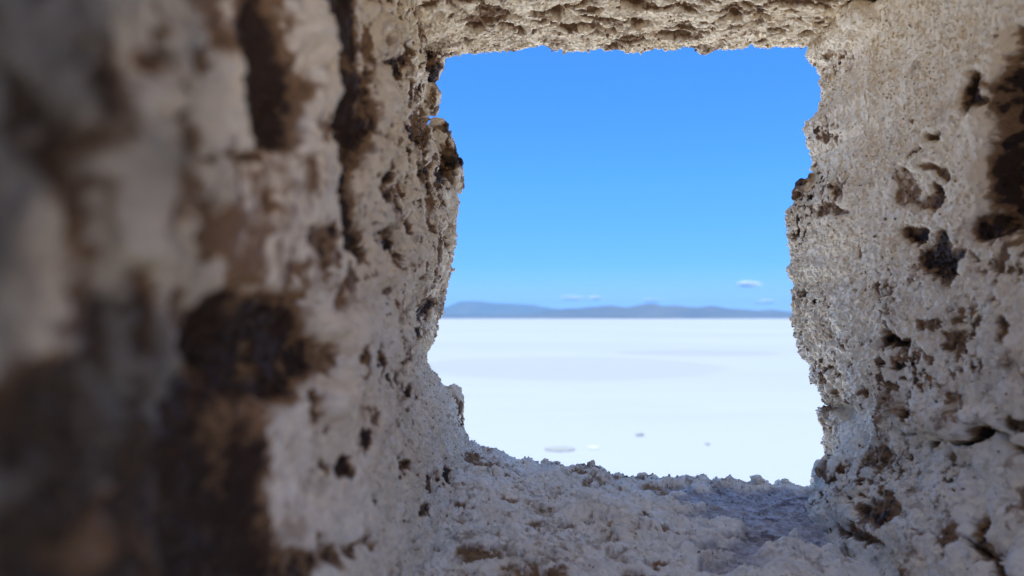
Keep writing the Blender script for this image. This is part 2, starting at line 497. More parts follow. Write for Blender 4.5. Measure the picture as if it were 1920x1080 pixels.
def d_left(P, px, py, seed):
    sc = np.clip(P[:, 1] / 0.3, 0.4, 1)
    wx = perlin(P * 55, seed + 61) * 26 + perlin(P * 150, seed + 63) * 7 * sc
    wy = perlin(P * 55, seed + 62) * 26 + perlin(P * 150, seed + 64) * 7 * sc
    X, Y = px + wx, py + wy
    XS, YS = px + perlin(P * 45, seed + 61) * 22, py + perlin(P * 45, seed + 62) * 22
    nf = np.clip((P[:, 1] - 0.04) / 0.31, 0.10, 1)
    h = (fbm(P * 16, 3, seed) * 0.006 + fbm(P * 55, 3, seed + 1) * 0.003) * nf
    stain_shade = np.clip(fbm(P * 30, 4, seed + 2) * 0.8 - 0.12, 0, 1)
    big = np.zeros(len(P))
    tone = np.clip(1.0 + 0.9 * fbm(P * np.array([90, 70, 60]), 4, seed + 140), 0.62, 1.15)
    def pit(m, d, s=1.0):
        nonlocal h, stain_shade, big
        h = h - m * d * 0.5
        stain_shade = np.maximum(stain_shade, sstep(0, 0.9, m) * s * tone)
    pit(stroke(XS, YS, [(500, -60, 34), (515, 60, 36), (530, 190, 46), (528, 250, 32)], 40, 0.7), 0.016, 1.35)
    pit(stroke(XS, YS, [(628, -60, 22), (645, 60, 24), (664, 180, 22), (664, 320, 22), (662, 430, 22), (683, 485, 20)], 22, 0.7), 0.016, 1.35)
    pit(stroke(XS, YS, [(440, 620, 70), (520, 635, 78), (560, 660, 66), (535, 710, 44)], 50, 0.6), 0.020, 1.35)
    pit(stroke(XS, YS, [(430, 680, 70), (410, 800, 80), (410, 930, 90), (440, 1100, 100)], 80, 0.6), 0.018, 1.35)
    pit(stroke(X, Y, [(575, 1065, 40), (640, 1045, 30), (690, 1020, 14)], 30), 0.009, 0.75)
    pit(stroke(X, Y, [(300, 190, 24), (320, 240, 34), (310, 330, 22)], 25), 0.003, 0.6)
    pit(stroke(X, Y, [(385, 400, 26), (395, 470, 24)], 25), 0.003, 0.7)
    pit(stroke(X, Y, [(60, 230, 60), (100, 290, 45), (160, 300, 30)], 40), 0.003, 0.6)
    pit(stroke(X, Y, [(30, 800, 70), (90, 720, 60), (130, 830, 50)], 40), 0.003, 0.7)
    pit(ell(X, Y, 225, 890, 45, 60), 0.003, 0.5)
    pit(stroke(X, Y, [(120, 960, 70), (210, 1010, 70), (230, 1100, 60)], 60), 0.002, 0.9)
    pit(ell(X, Y, 60, 1040, 80, 60), 0.003, 0.8)
    pit(ell(X, Y, 215, 80, 20, 50), 0.004, 0.4)
    for (cx, cy, rx, ry, d, s) in (
        (713, 335, 14, 42, 8, 1), (708, 250, 11, 24, 6, .9), (736, 470, 18, 38, 10, 1), (722, 70, 13, 26, 7, .9), (742, 110, 14, 20, 6, .8),
        (712, 105, 16, 14, 5, .7), (755, 85, 9, 14, 4, .7), (765, 180, 9, 18, 4, .6), (740, 380, 8, 30, 5, .7), (782, 245, 10, 34, 6, .8),
        (803, 315, 9, 12, 5, .9), (830, 340, 9, 34, 7, .9), (782, 360, 8, 34, 4, .8), (800, 255, 8, 22, 6, .9), (700, 540, 9, 22, 5, .8),
        (665, 665, 12, 28, 8, 1), (612, 775, 13, 30, 8, 1), (682, 822, 12, 16, 5, .9), (614, 872, 12, 14, 4, .8), (648, 878, 12, 22, 5, .9),
        (690, 770, 8, 20, 3, .5), (733, 712, 11, 18, 5, .8), (758, 730, 8, 20, 5, .8), (712, 675, 8, 20, 5, .8), (764, 675, 8, 14, 4, .8),
        (672, 730, 9, 16, 4, .6), (758, 878, 8, 16, 3, .8), (800, 912, 8, 15, 5, .9), (823, 890, 8, 18, 5, .9), (790, 960, 11, 26, 6, .9),
        (835, 915, 6, 12, 4, .8), (704, 935, 10, 12, 3, .8), (732, 860, 5, 8, 2, .6), (605, 230, 14, 26, 4, .6), (600, 130, 12, 30, 3, .4),
        (430, 60, 26, 34, 5, .5), (375, 100, 14, 24, 4, .5), (470, 290, 34, 12, 5, .7), (520, 380, 18, 30, 5, .6), (610, 460, 12, 34, 5, .7),
        (350, 580, 14, 34, 5, .5), (270, 460, 12, 50, 4, .5), (800, 575, 13, 22, 8, 1), (790, 620, 8, 14, 4, .7), (690, 240, 6, 30, 3, .4),
        (640, 560, 12, 30, 4, .5), (560, 560, 30, 14, 4, .7), (610, 1000, 10, 10, 2, .5), (700, 600, 6, 10, 2, .6), (660, 520, 10, 26, 4, .7)):
        pit(ell(X, Y, cx, cy, rx * 1.15, ry * 1.15, 0, 0.5), d * 0.0013, s * 1.2)
    # generic small holes, more at the top
    patch = sstep(-0.15, 0.3, fbm(P * 22, 2, seed + 77))
    p1 = pits(P, seed + 70, 75, 0.22, 0.16, 0.4) * sstep(-0.12, 0.05, P[:, 2]) * patch
    p1 = np.maximum(p1, pits(P, seed + 71, 95, 0.14, 0.2, 0.4) * sstep(640, 720, px) * sstep(620, 480, py))
    pit(p1, 0.005, 0.85)
    p2 = pits(P, seed + 75, 160, 0.30, 0.15) * (0.3 + 0.7 * patch)
    pit(p2, 0.0022, 0.5)
    zone = sstep(600, 700, px) * sstep(600, 440, py)
    h += zone * fbm(P * np.array([50, 42, 20]), 3, seed + 150) * 0.007
    near = sstep(0.24, 0.15, P[:, 1])
    mo = sstep(0.02, 0.38, fbm(P * np.array([60, 42, 30]), 4, seed + 85))
    stain_shade = np.maximum(stain_shade, mo * near * 0.55)
    h -= mo * near * 0.0008
    # pale ridges between the hollows
    rid = stroke(X, Y, [(715, 500, 10), (690, 560, 11), (655, 610, 15), (640, 690, 17), (630, 780, 14)], 12, 0.8)
    rid = np.maximum(rid, stroke(X, Y, [(600, 590, 12), (635, 650, 14)], 12, 0.8))
    rid = np.maximum(rid, stroke(X, Y, [(715, 20, 9), (700, 150, 9), (700, 300, 8), (705, 420, 9)], 12, 0.8))
    rid = np.maximum(rid, stroke(X, Y, [(570, 0, 14), (600, 120, 12), (575, 260, 14)], 12, 0.8))
    rid = np.maximum(rid, stroke(X, Y, [(290, 120, 16), (240, 190, 26), (245, 330, 22), (245, 480, 18)], 12, 0.8))
    h += rid * 0.006
    stain_shade *= 1 - 0.92 * rid
    pale = sstep(620, 820, py) * sstep(470, 620, px)
    stain_shade *= 1 - 0.45 * pale * (stain_shade < 0.6)
    rough = 0.75 + 0.35 * sstep(560, 760, py)
    return h, stain_shade, np.zeros(len(P)), rough

# ---- right reveal
RZ, RX = prof([(-60, 1556), (0, 1548), (60, 1530), (88, 1522), (110, 1518), (130, 1538), (150, 1540), (190, 1540), (220, 1528), (238, 1512),
               (275, 1514), (300, 1530), (320, 1528), (350, 1510), (400, 1484), (460, 1486), (490, 1494), (510, 1488), (535, 1500), (560, 1490),
               (600, 1496), (655, 1506), (665, 1514), (700, 1524), (745, 1542), (758, 1562), (768, 1538), (790, 1541), (825, 1546),
               (850, 1552), (880, 1530), (900, 1520), (1000, 1515)],
              fix=[(100, 6), (115, 12), (140, 2), (200, 8), (260, 12), (320, 12), (350, 4), (400, 18), (480, 14), (600, 10), (640, 0), (700, 0), (750, 10), (800, 12), (850, 6), (900, 8)])
def A_right(y, z):
    far = np.interp(z, RZ, RX)
    near = 0.238 + 0.012 * np.clip((z - 0.0) / 0.2, 0, 1)
    foot = -0.028 * sstep(-0.07, -0.13, z) * sstep(0.6, 0.5, y)
    k = sstep(0.44, 0.60, y)
    return -(near + (far - near) * k + foot)

def d_right(P, px, py, seed):
    wx = perlin(P * 50, seed + 61) * 26 + perlin(P * 140, seed + 63) * 9
    wy = perlin(P * 50, seed + 62) * 26 + perlin(P * 140, seed + 64) * 9
    X, Y = px + wx, py + wy
    XS, YS = px + perlin(P * 40, seed + 61) * 30, py + perlin(P * 40, seed + 62) * 30
    low = sstep(560, 800, py)
    h = fbm(P * 14, 3, seed) * (0.005 + 0.004 * low) + fbm(P * 50, 4, seed + 1) * (0.0014 + 0.0045 * low)
    stain_shade = np.clip(fbm(P * 32, 4, seed + 2) * 1.0 - 0.14, 0, 1) * (0.3 + 0.6 * low)
    tone = np.clip(0.95 + 1.0 * fbm(P * 110, 4, seed + 140), 0.5, 1.15)
    def pit(m, d, s=1.0):
        nonlocal h, stain_shade
        h = h - m * d
        stain_shade = np.maximum(stain_shade, sstep(0, 0.95, m) * s * tone)
    pit(stroke(XS, YS, [(1950, 120, 52), (1890, 230, 44), (1868, 330, 46), (1900, 400, 46)], 45, 0.5), 0.016, 1.5)
    pit(stroke(X, Y, [(1880, 120, 16), (1910, 110, 20)], 18), 0.006, 0.8)
    for (cx, cy, rx, ry, ang, d, s) in (
        (1822, 170, 20, 34, 25, 9, 1.2), (1754, 250, 13, 11, 0, 7, 1), (1730, 285, 16, 11, 0, 5, .8), (1838, 426, 28, 24, 0, 9, 1.3),
        (1755, 480, 38, 46, 0, 5, 1.1), (1700, 440, 16, 14, 0, 7, 1), (1690, 345, 26, 30, 0, 3, .6), (1740, 370, 30, 14, 0, 5, .8),
        (1665, 645, 20, 13, -20, 8, 1.1), (1680, 640, 20, 14, 0, 3, .8), (1715, 780, 11, 34, -20, 9, 1.0), (1640, 955, 46, 28, 0, 6, .8),
        (1835, 990, 22, 44, -20, 7, .7), (1600, 1000, 40, 16, 0, 6, .8), (1640, 850, 26, 26, 0, 4, .7), (1780, 640, 30, 24, 0, 3, .6),
        (1880, 620, 18, 24, 0, 4, .6), (1560, 400, 26, 12, 20, 3, .6), (1570, 350, 12, 14, 0, 3, .7), (1900, 790, 30, 20, 0, 5, .8),
        (1740, 610, 26, 16, 0, 3, .6), (1580, 335, 9, 9, 0, 3, .7), (1520, 800, 12, 10, 0, 2, .4), (1760, 330, 18, 12, 0, 3, .7)):
        pit(ell(X, Y, cx, cy, rx, ry, ang, 0.4), d * 0.001, s)
    pit(stroke(X, Y, [(1700, 815, 5), (1760, 826, 8), (1830, 815, 8), (1900, 832, 8), (1960, 850, 8)], 8), 0.012, 1.0)
    pit(stroke(X, Y, [(1800, 1000, 6), (1850, 1050, 9), (1900, 1090, 10)], 8), 0.010, 0.9)
    pit(stroke(X, Y, [(1555, 10, 9), (1600, 4, 10), (1640, -15, 10)], 9), 0.014, 1.1)
    bul = ell(X, Y, 1790, 785, 75, 26, 0, 0.6)
    h += bul * 0.012 + stroke(XS, YS, [(1690, 330, 14), (1780, 240, 22), (1850, 150, 20)], 18, 0.9) * 0.005
    stain_shade = np.maximum(stain_shade, bul * 0.35 * sstep(-0.1, 0.3, fbm(P * 120, 3, seed + 91)))
    h += ell(X, Y, 1610, 35, 34, 26, -35, 0.5) * 0.007
    for (cx, cy, rx, ry, s) in ((1515, 345, 40, 28, 1.1), (1495, 405, 26, 34, 1.0), (1560, 380, 30, 26, .5), (1525, 560, 50, 12, .6), (1550, 250, 20, 26, .45),
                                (1560, 690, 40, 30, .5), (1600, 740, 60, 22, .45), (1590, 640, 40, 14, .35), (1700, 700, 60, 40, .55), (1800, 680, 50, 34, .5),
                                (1665, 560, 14, 44, .4), (1800, 590, 30, 26, .35), (1560, 120, 26, 36, .4), (1870, 480, 60, 40, .4), (1620, 900, 60, 30, .5),
                                (1690, 870, 60, 30, .35), (1560, 930, 40, 20, .5)):
        m = ell(X, Y, cx, cy, rx, ry, 0, 0.7)
        br = sstep(-0.05, 0.35, fbm(P * 170, 3, seed + 90))
        stain_shade = np.maximum(stain_shade, m * s * br * 1.7)
        h -= m * br * 0.002
    patch = sstep(-0.1, 0.3, fbm(P * 20, 2, seed + 77)) * (0.05 + 0.95 * sstep(330, 640, py + (px - 1500) * 0.3))
    p1 = pits(P, seed + 70, 80, 0.26, 0.16, 0.4) * patch
    pit(p1 * (1 - 0.5 * sstep(760, 860, py)), 0.0024, 0.55)
    p2 = pits(P, seed + 75, 190, 0.30, 0.14)
    pit(p2 * (0.12 + 0.88 * patch), 0.0014, 0.5)
    rough = 0.45 + 0.85 * sstep(380, 760, py + 120 * fbm(P * 15, 2, seed + 98)) + 0.2 * sstep(1620, 1500, px)
    return h, stain_shade, np.zeros(len(P)), rough

# ---- lintel
TX, TZ = None, None
_t = [(700, 104), (838, 104), (860, 101), (900, 96), (930, 92), (960, 90), (1030, 88), (1050, 93), (1085, 98), (1125, 91), (1140, 96), (1190, 97),
      (1225, 92), (1270, 93), (1310, 98), (1340, 91), (1400, 86), (1460, 85), (1510, 80), (1560, 78), (1700, 78)]
TX = np.array([(x - PX0) / F * 0.6 for x, _ in _t]); TZ = np.array([(PY0 - y - 10) / F * 0.6 for _, y in _t])
def A_top(y, x):
    far = np.interp(x, TX, TZ)
    k = sstep(0.50, 0.595, y)
    near = 0.222 + 0.03 * x
    return -(near + (far - near) * k)

def d_top(P, px, py, seed):
    X = px + perlin(P * 60, seed + 61) * 20; Y = py + perlin(P * 60, seed + 62) * 8
    h = fbm(P * 18, 3, seed) * 0.0028 + fbm(P * 60, 3, seed + 1) * 0.0015
    S = P * np.array([0.45, 1.0, 1.0])
    stain_shade = np.clip(fbm(P * 40, 4, seed + 2) * 0.9 - 0.10, 0, 1)
    def pit(m, d, s=1.0):
        nonlocal h, stain_shade
        h = h - m * d
        stain_shade = np.maximum(stain_shade, m * s)
    for (cx, cy, rx, ry, d, s) in ((889, 56, 20, 7, 8, 1), (952, 52, 14, 9, 7, .9), (1060, 46, 34, 7, 7, .9), (1100, 50, 30, 6, 5, .7), (1040, 24, 20, 9, 8, .9),
                                   (1005, 28, 14, 5, 6, .9), (850, 14, 12, 9, 7, .9), (895, 10, 12, 4, 5, .8), (1200, 40, 14, 6, 7, .9), (1190, 8, 20, 6, 6, .9),
                                   (1260, 66, 40, 8, 6, .8), (1150, 88, 14, 6, 4, .7), (1300, 92, 20, 5, 4, .8), (1370, 32, 18, 7, 8, 1), (1440, 34, 20, 6, 7, .9),
                                   (1400, 10, 18, 6, 6, .8), (1520, 58, 16, 6, 5, .9), (1290, 16, 34, 5, 3, .6), (985, 58, 10, 6, 5, .8), (1145, 56, 10, 5, 5, .9)):
        pit(ell(X, Y, cx, cy, rx, ry, 0, 0.45), d * 0.001, s)
    pit(pits(S, seed + 70, 60, 0.23, 0.16, 0.5), 0.0028, 0.8)
    pit(pits(S, seed + 75, 140, 0.26, 0.14), 0.0013, 0.6)
    stain_shade = np.maximum(stain_shade, 0.6 * sstep(0.005, -0.001, P[:, 2] - np.interp(P[:, 0], TX, TZ)) * sstep(0.6, 0.585, P[:, 1]) * 0)
    return h, stain_shade * 0.8, np.zeros(len(P)), np.full(len(P), 0.72)

# ---- sill
_s = [(700, 800), (840, 812), (880, 824), (895, 826), (925, 834), (960, 848), (1000, 862), (1040, 866), (1090, 869), (1120, 874), (1150, 884),
      (1185, 886), (1210, 884), (1260, 890), (1330, 892), (1400, 894), (1450, 896), (1510, 898), (1560, 898), (1700, 900)]
SX = np.array([(x - PX0) / F * 0.6 for x, _ in _s]); SZ = np.array([(PY0 - y + np.interp(x_, [1000, 1150, 1250, 1350, 1500], [-3, 4, 3, -1, 9])) / F * 0.6 - 0.001 for x_, y in _s])
def A_bot(y, x):
    far = np.interp(x, SX, SZ)
    near = -0.131 - 0.02 * sstep(0.02, 0.2, x)
    k = sstep(0.40, 0.59, y)
    return near + (far - near) * k

def d_bot(P, px, py, seed):
    wx = perlin(P * 45, seed + 61) * 40 + perlin(P * 130, seed + 63) * 14
    wy = perlin(P * 45, seed + 62) * 20 + perlin(P * 130, seed + 64) * 7
    X, Y = px + wx, py + wy
    # damp bed: right of a ragged line
    bx = np.interp(Y, [880, 900, 930, 960, 985, 1000, 1030, 1050, 1085], [1120, 1170, 1250, 1300, 1345, 1330, 1290, 1330, 1420])
    damp = sstep(-60, 70, X - bx + 90 * fbm(P * 55, 4, seed + 97)) * sstep(895, 912, Y + (X - 1150) * 0.0)
    front = sstep(1005, 1035, Y - 0.05 * (1600 - X)) * sstep(1390, 1480, X)
    damp = damp * (1 - 0.9 * front)
    h = fbm(P * 18, 3, seed) * 0.006 * (1 - 0.7 * damp) + fbm(P * 60, 4, seed + 1) * 0.0035 * (1 - 0.75 * damp)
    h -= damp * 0.006
    h += ell(X, Y, 1190, 965, 130, 26, 12, 0.6) * 0.004
    h += ell(X, Y, 1000, 920, 130, 30, 10, 0.8) * 0.004
    h += front * 0.006
    stain_shade = np.clip(fbm(P * 34, 4, seed + 2) * 0.7 - 0.14, 0, 1)
    def pit(m, d, s=1.0):
        nonlocal h, stain_shade
        h = h - m * d
        stain_shade = np.maximum(stain_shade, m * s)
    for (cx, cy, rx, ry, d, s) in ((990, 988, 34, 9, 4, .8), (1010, 965, 26, 7, 3, .5), (855, 945, 18, 8, 4, .9), (862, 970, 22, 8, 3, .7), (900, 1035, 26, 11, 4, .9),
                                   (1235, 1050, 26, 12, 7, 1), (1215, 972, 16, 5, 4, .8), (1255, 990, 16, 5, 4, .7), (1000, 1075, 60, 10, 4, .9), (1200, 1075, 60, 8, 4, .8),
                                   (1040, 1050, 40, 7, 2, .5), (1150, 1035, 26, 5, 2, .5), (800, 1020, 30, 10, 4, .7), (1270, 1010, 20, 5, 4, .8), (955, 940, 22, 6, 3, .6),
                                   (960, 905, 14, 5, 3, .8), (1060, 885, 34, 6, 3, .6), (1240, 905, 30, 6, 3, .8), (1110, 905, 26, 5, 2, .6),
                                   (1460, 950, 30, 4, 0, .6), (1600, 1040, 20, 10, 4, .6), (1540, 1060, 22, 8, 3, .4), (1330, 1050, 10, 8, 3, .5)):
        pit(ell(X, Y, cx, cy, rx, ry, 6, 0.5), d * 0.001, s)
    rim = sstep(20, 0, py - np.interp(px, [700, 880, 1000, 1150, 1510], [830, 822, 862, 884, 897]))
    stain_shade = np.maximum(stain_shade, rim * 0.75 * sstep(-0.25, 0.25, fbm(P * 90, 3, seed + 95)) * sstep(1500, 1300, px))
    # brown seam against both side walls
    seamR = stroke(X, Y, [(1525, 925, 9), (1570, 960, 14), (1630, 1010, 18), (1720, 1060, 20)], 10)
    pit(seamR, 0.006, 1.0)
    seamL = stroke(X, Y, [(885, 835, 9), (900, 865, 12), (935, 885, 9)], 10)
    pit(seamL, 0.003, 0.9)
    pit(pits(P, seed + 70, 70, 0.34, 0.18, 0.4) * (1 - damp), 0.003, 0.5)
    pit(pits(P, seed + 75, 170, 0.28, 0.16) * (1 - 0.5 * damp), 0.0015, 0.3)
    stain_shade = np.maximum(stain_shade * 0.68, 0.2 * sstep(0.05, 0.4, fbm(P * np.array([28, 22, 28]), 4, seed + 99)) * sstep(1300, 1000, px))
    damp = damp * (1 - 0.7 * seamR)
    stain_shade = stain_shade * (1 - 0.7 * damp)
    rough = 1.2 - 0.55 * damp
    return h, stain_shade, damp, rough

DEN = 0.00085
zs = spaced([(-0.21, -0.14, 0.002), (-0.14, 0.235, DEN), (0.235, 0.31, 0.002)])
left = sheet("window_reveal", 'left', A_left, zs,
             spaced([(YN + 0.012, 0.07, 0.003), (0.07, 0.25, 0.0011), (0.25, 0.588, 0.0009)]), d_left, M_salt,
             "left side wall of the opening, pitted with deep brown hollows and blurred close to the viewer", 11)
right = sheet("window_reveal", 'right', A_right, zs,
              spaced([(YN + 0.012, 0.30, 0.004), (0.30, 0.588, DEN)]), d_right, M_salt,
              "right side wall of the opening, pale granular salt with a dark hollow at the edge", 23)
lintel = sheet("lintel", 'top', A_top, spaced([(-0.20, -0.085, 0.003), (-0.085, 0.26, 0.0008), (0.26, 0.36, 0.003)]),
               spaced([(YN + 0.012, 0.47, 0.006), (0.47, 0.588, 0.0007)]), d_top, M_lint,
               "cream salt lintel over the opening with rows of small brown pits", 37)
sill = sheet("sill", 'bottom', A_bot, spaced([(-0.20, -0.10, 0.003), (-0.10, 0.29, DEN), (0.29, 0.38, 0.003)]),
             spaced([(YN + 0.012, 0.31, 0.005), (0.31, 0.588, DEN)]), d_bot, M_sill,
             "rough salt sill, lumpy on the left and damp blue grey on the right", 41)

# masonry behind the crust and the unseen open-topped room behind the viewer
# roof left open to add light; an unseen strip on the front wall blocks sun
hx0, hx1, hz0, hz1 = -2.0, 2.4, GROUND, 0.42
bx = [(hx0, -0.135, YN + 0.035, YF - 0.035, hz0, hz1), (0.32, hx1, YN + 0.035, YF - 0.035, hz0, hz1),
      (-0.135, 0.32, YN + 0.035, YF - 0.035, 0.29, hz1), (-0.135, 0.32, YN + 0.035, YF - 0.035, hz0, -0.19)]
off = np.array(hut.location)
def B(l): return [(a - off[0], b - off[0], c - off[1], d - off[1], e - off[2], f - off[2]) for a, b, c, d, e, f in l]
box_mesh("wall", B(bx), M_room, hut)
box_mesh("wall", B([(hx0, hx0 + 0.4, -3.4, YN + 0.035, hz0, hz1)]), M_room, hut)
box_mesh("wall", B([(hx1 - 0.4, hx1, -3.4, YN + 0.035, hz0, hz1)]), M_room, hut)
box_mesh("wall", B([(hx0, hx1, -3.8, -3.4, hz0, hz1)]), M_room, hut)
box_mesh("sun_block_strip", B([(hx0, hx1, -0.30, YF - 0.035, hz1, hz1 + 0.06)]), M_room, hut)
box_mesh("floor", B([(hx0 + 0.4, hx1 - 0.4, -3.4, YN + 0.035, hz0 + 0.01, hz0 + 0.05)]), M_room, hut)

# ------------------------------------------------------------------ lumps of salt crust (parts of the masonry) and loose crumbs
def unp(px, py, Y):
    return np.array([(px - PX0) / F * Y, Y, (PY0 - py) / F * Y])

def lump(name, centre, radii, seed, sub=6, stain_shade=0.3, rough=1.0, power=1.0, amp=0.22, mat=None, tilt=0.0):
    bm = bmesh.new()
    bmesh.ops.create_icosphere(bm, subdivisions=sub, radius=1.0)
    me = bpy.data.meshes.new(name)
    bm.to_mesh(me); bm.free()
    n = len(me.vertices)
    V = np.zeros(n * 3, np.float32); me.vertices.foreach_get("co", V); V = V.reshape(-1, 3).astype(np.float64)
    Nn = V.copy()
    # squarish block
    k = (np.abs(V) ** (2.0 * power)).sum(1) ** (-1 / (2.0 * power))
    V = V * k[:, None]
    r = np.array(radii)
    W = V * r
    rm = float(r.min())
    c, s = math.cos(tilt), math.sin(tilt)
    W = np.stack([W[:, 0] * c - W[:, 2] * s, W[:, 1], W[:, 0] * s + W[:, 2] * c], -1)
    Nr = np.stack([Nn[:, 0] * c - Nn[:, 2] * s, Nn[:, 1], Nn[:, 0] * s + Nn[:, 2] * c], -1)
    P = W + np.array(centre)
    h = fbm(P * (0.55 / rm), 3, seed) * amp * rm * 2
    gc, gf, gid = crust(P, seed); g = gc + gf
    st = np.clip(stain_shade + fbm(P * 60, 3, seed + 5) * (1.2 if sub > 5 else 0.5), 0, 1.1)
    pm = pits(P, seed + 9, 110, 0.15, 0.2)
    h -= pm * min(0.004, rm * 0.3)
    st = np.maximum(st, pm * (0.8 if sub > 5 else 0.2))
    wob = np.stack([perlin(P * 300, seed + 31), perlin(P * 300, seed + 32), perlin(P * 300, seed + 33)], -1) * 0.0025
    gs = min(1.0, rm / 0.008) * rough
    Q = W + Nr * (h + g * gs)[:, None] + wob * gs
    me.vertices.foreach_set("co", Q.reshape(-1).astype(np.float32))
    for k2, v in (("stain_shade", st), ("damp", np.zeros(n)), ("grain", gid)):
        a = me.attributes.new(k2, 'FLOAT', 'POINT'); a.data.foreach_set("value", v.astype(np.float32))
    me.polygons.foreach_set("use_smooth", np.full(len(me.polygons), True))
    me.update()
    me.materials.append(mat or M_salt)
    o = bpy.data.objects.new(name, me)
    o.location = centre
    C.objects.link(o)
    return o

def mm(px_, Y): return px_ / F * Y
parts = [ # px, py, Y, rx px, ry px, ry depth m, stain, label, parent, power, tilt
    (806, 95, 0.60, 27, 62, 0.016, 0.75, "brown salt block wedged under the lintel at its left end", left, 1.6, -0.25),
    (807, 185, 0.60, 14, 26, 0.012, 0.35, "small pale salt block between two brown blocks", left, 1.8, 0.0),
    (835, 292, 0.604, 25, 72, 0.014, 0.5, "dark brown salt ledge jutting into the opening", left, 1.3, 0.32),
    (812, 570, 0.595, 16, 28, 0.014, 0.55, "brown salt stone set in the left wall at horizon height", left, 1.6, 0.0),
    (848, 775, 0.59, 19, 50, 0.012, 0.25, "upright salt knob low on the left edge of the opening", left, 1.6, 0.05),
    (1526, 362, 0.59, 36, 36, 0.014, 0.55, "dark speckled salt knob jutting from the right edge", right, 1.1, -0.5),
    (1612, 908, 0.53, 78, 44, 0.028, 0.05, "bulging pale salt foot where the right wall meets the sill", right, 1.1, -0.35),
]
for i, (x, y, Y, rx, ry, rd, st, lab, par, pw, tl) in enumerate(parts):
    o = lump("salt_block", unp(x, y, Y), (mm(rx, Y), rd, mm(ry, Y)), 100 + i * 7, 7 if ry > 40 else 6, st, 0.9, pw, 0.16, None, tl)
    under(o, par)
    o["label"] = lab

M_dark = salt_material("dark_grit", (0.05, 0.04, 0.035), (0.09, 0.06, 0.04), (0.06, 0.03, 0.02), (0.02, 0.01, 0.01))
crumbs = [
    (1490, 958, 0.49, 11, 9, "pale salt crumb lying alone on the damp blue grey part of the sill"),
    (1418, 888, 0.588, 11, 6, "fluffy salt crumb on the outer edge of the sill, left of a smaller one"),
    (1472, 892, 0.588, 8, 5, "smaller salt crumb on the sill's outer edge near the right wall"),
    (1205, 884, 0.588, 10, 5, "brownish crumb on the outer edge at the middle of the sill"),
    (1107, 868, 0.588, 9, 6, "cream crumb on the sill's outer edge above the lumpy mound"),
    (1022, 862, 0.588, 8, 5, "brown flecked crumb where the sill edge starts sloping up to the left"),
]
nq = len(sill.data.vertices)
SQ = np.zeros(nq * 3, np.float32); sill.data.vertices.foreach_get("co", SQ)
SQ = SQ.reshape(-1, 3).astype(np.float64) + np.asarray(hut.location)
for i, (x, y, Y, rx, ry, lab) in enumerate(crumbs):
    c = unp(x, y, Y)
    near = np.hypot(SQ[:, 0] - c[0], SQ[:, 1] - c[1]) < mm(rx, Y) * 0.6
    c[2] = np.median(SQ[near, 2]) + mm(ry, Y) * 0.75 if near.any() else c[2]
    o = lump("salt_crumb", c, (mm(rx, Y), mm(rx, Y) * 0.9, mm(ry, Y) * 1.2), 300 + i * 5, 5, 0.2 if i > 2 else -0.1, 1.0, 1.0, 0.3)
    tag(o, lab, "salt crumb", "loose crumbs on the sill")

# ------------------------------------------------------------------ salt flat
def flat_material():
    m, n, l, b = new_mat("salt_flat")
    g = n.new("ShaderNodeNewGeometry").outputs['Position']
    mp = n.new("ShaderNodeMapping"); mp.inputs['Scale'].default_value = (0.35, 1.0, 1.0)
    l.new(g, mp.inputs['Vector'])
    big = ramp(n, l, noise_node(n, l, mp.outputs[0], 0.045, 4, 0.5), 0.40, 0.62)
    col = mixc(n, l, big, (0.295, 0.33, 0.365), (0.272, 0.306, 0.345))
    mid = ramp(n, l, noise_node(n, l, mp.outputs[0], 0.6, 5, 0.6), 0.45, 0.7)
    col = mixc(n, l, math_n(n, l, 'MULTIPLY', mid, 0.35), col, (0.262, 0.292, 0.328))
    # a long damp lavender tongue of brine-soaked crust
    sx = n.new("ShaderNodeSeparateXYZ"); l.new(g, sx.inputs[0])
    X, Y = sx.outputs[0], sx.outputs[1]
    def ellipse(cx, cy, rx, ry):
        a = math_n(n, l, 'DIVIDE', math_n(n, l, 'SUBTRACT', X, cx), rx)
        c = math_n(n, l, 'DIVIDE', math_n(n, l, 'SUBTRACT', Y, cy), ry)
        d = math_n(n, l, 'ADD', math_n(n, l, 'MULTIPLY', a, a), math_n(n, l, 'MULTIPLY', c, c))
        wob = noise_node(n, l, mp.outputs[0], 0.35, 4)
        d = math_n(n, l, 'ADD', d, math_n(n, l, 'MULTIPLY', wob, 0.6))
        return ramp(n, l, d, 1.45, 1.1)
    col = mixc(n, l, math_n(n, l, 'MULTIPLY', ellipse(1.6, 22.0, 4.6, 5.2), 0.55), col, (0.248, 0.274, 0.318))
    col = mixc(n, l, math_n(n, l, 'MULTIPLY', ellipse(7.5, 30.0, 3.4, 2.6), 0.6), col, (0.245, 0.264, 0.302))
    # white salt ring around the hut, added to bounce light into the opening
    rr = math_n(n, l, 'ADD', math_n(n, l, 'MULTIPLY', X, X), math_n(n, l, 'MULTIPLY', Y, Y))
    rr = math_n(n, l, 'ADD', math_n(n, l, 'POWER', rr, 0.5), noise_node(n, l, g, 0.8, 4))
    col = mixc(n, l, ramp(n, l, rr, 7.0, 4.4), col, (0.90, 0.89, 0.87))
    l.new(col, b.inputs['Base Color'])
    b.inputs['Roughness'].default_value = 0.75
    b.inputs['Specular IOR Level'].default_value = 0.2
    bp = n.new("ShaderNodeBump"); bp.inputs['Strength'].default_value = 0.25; bp.inputs['Distance'].default_value = 0.01
    l.new(noise_node(n, l, g, 6, 6, 0.65), bp.inputs['Height'])
    l.new(bp.outputs[0], b.inputs['Normal'])
    return m
M_flat = flat_material()
ax = np.concatenate([-np.geomspace(45000, 4, 40), np.linspace(-3, 3, 13), np.geomspace(4, 45000, 40)])
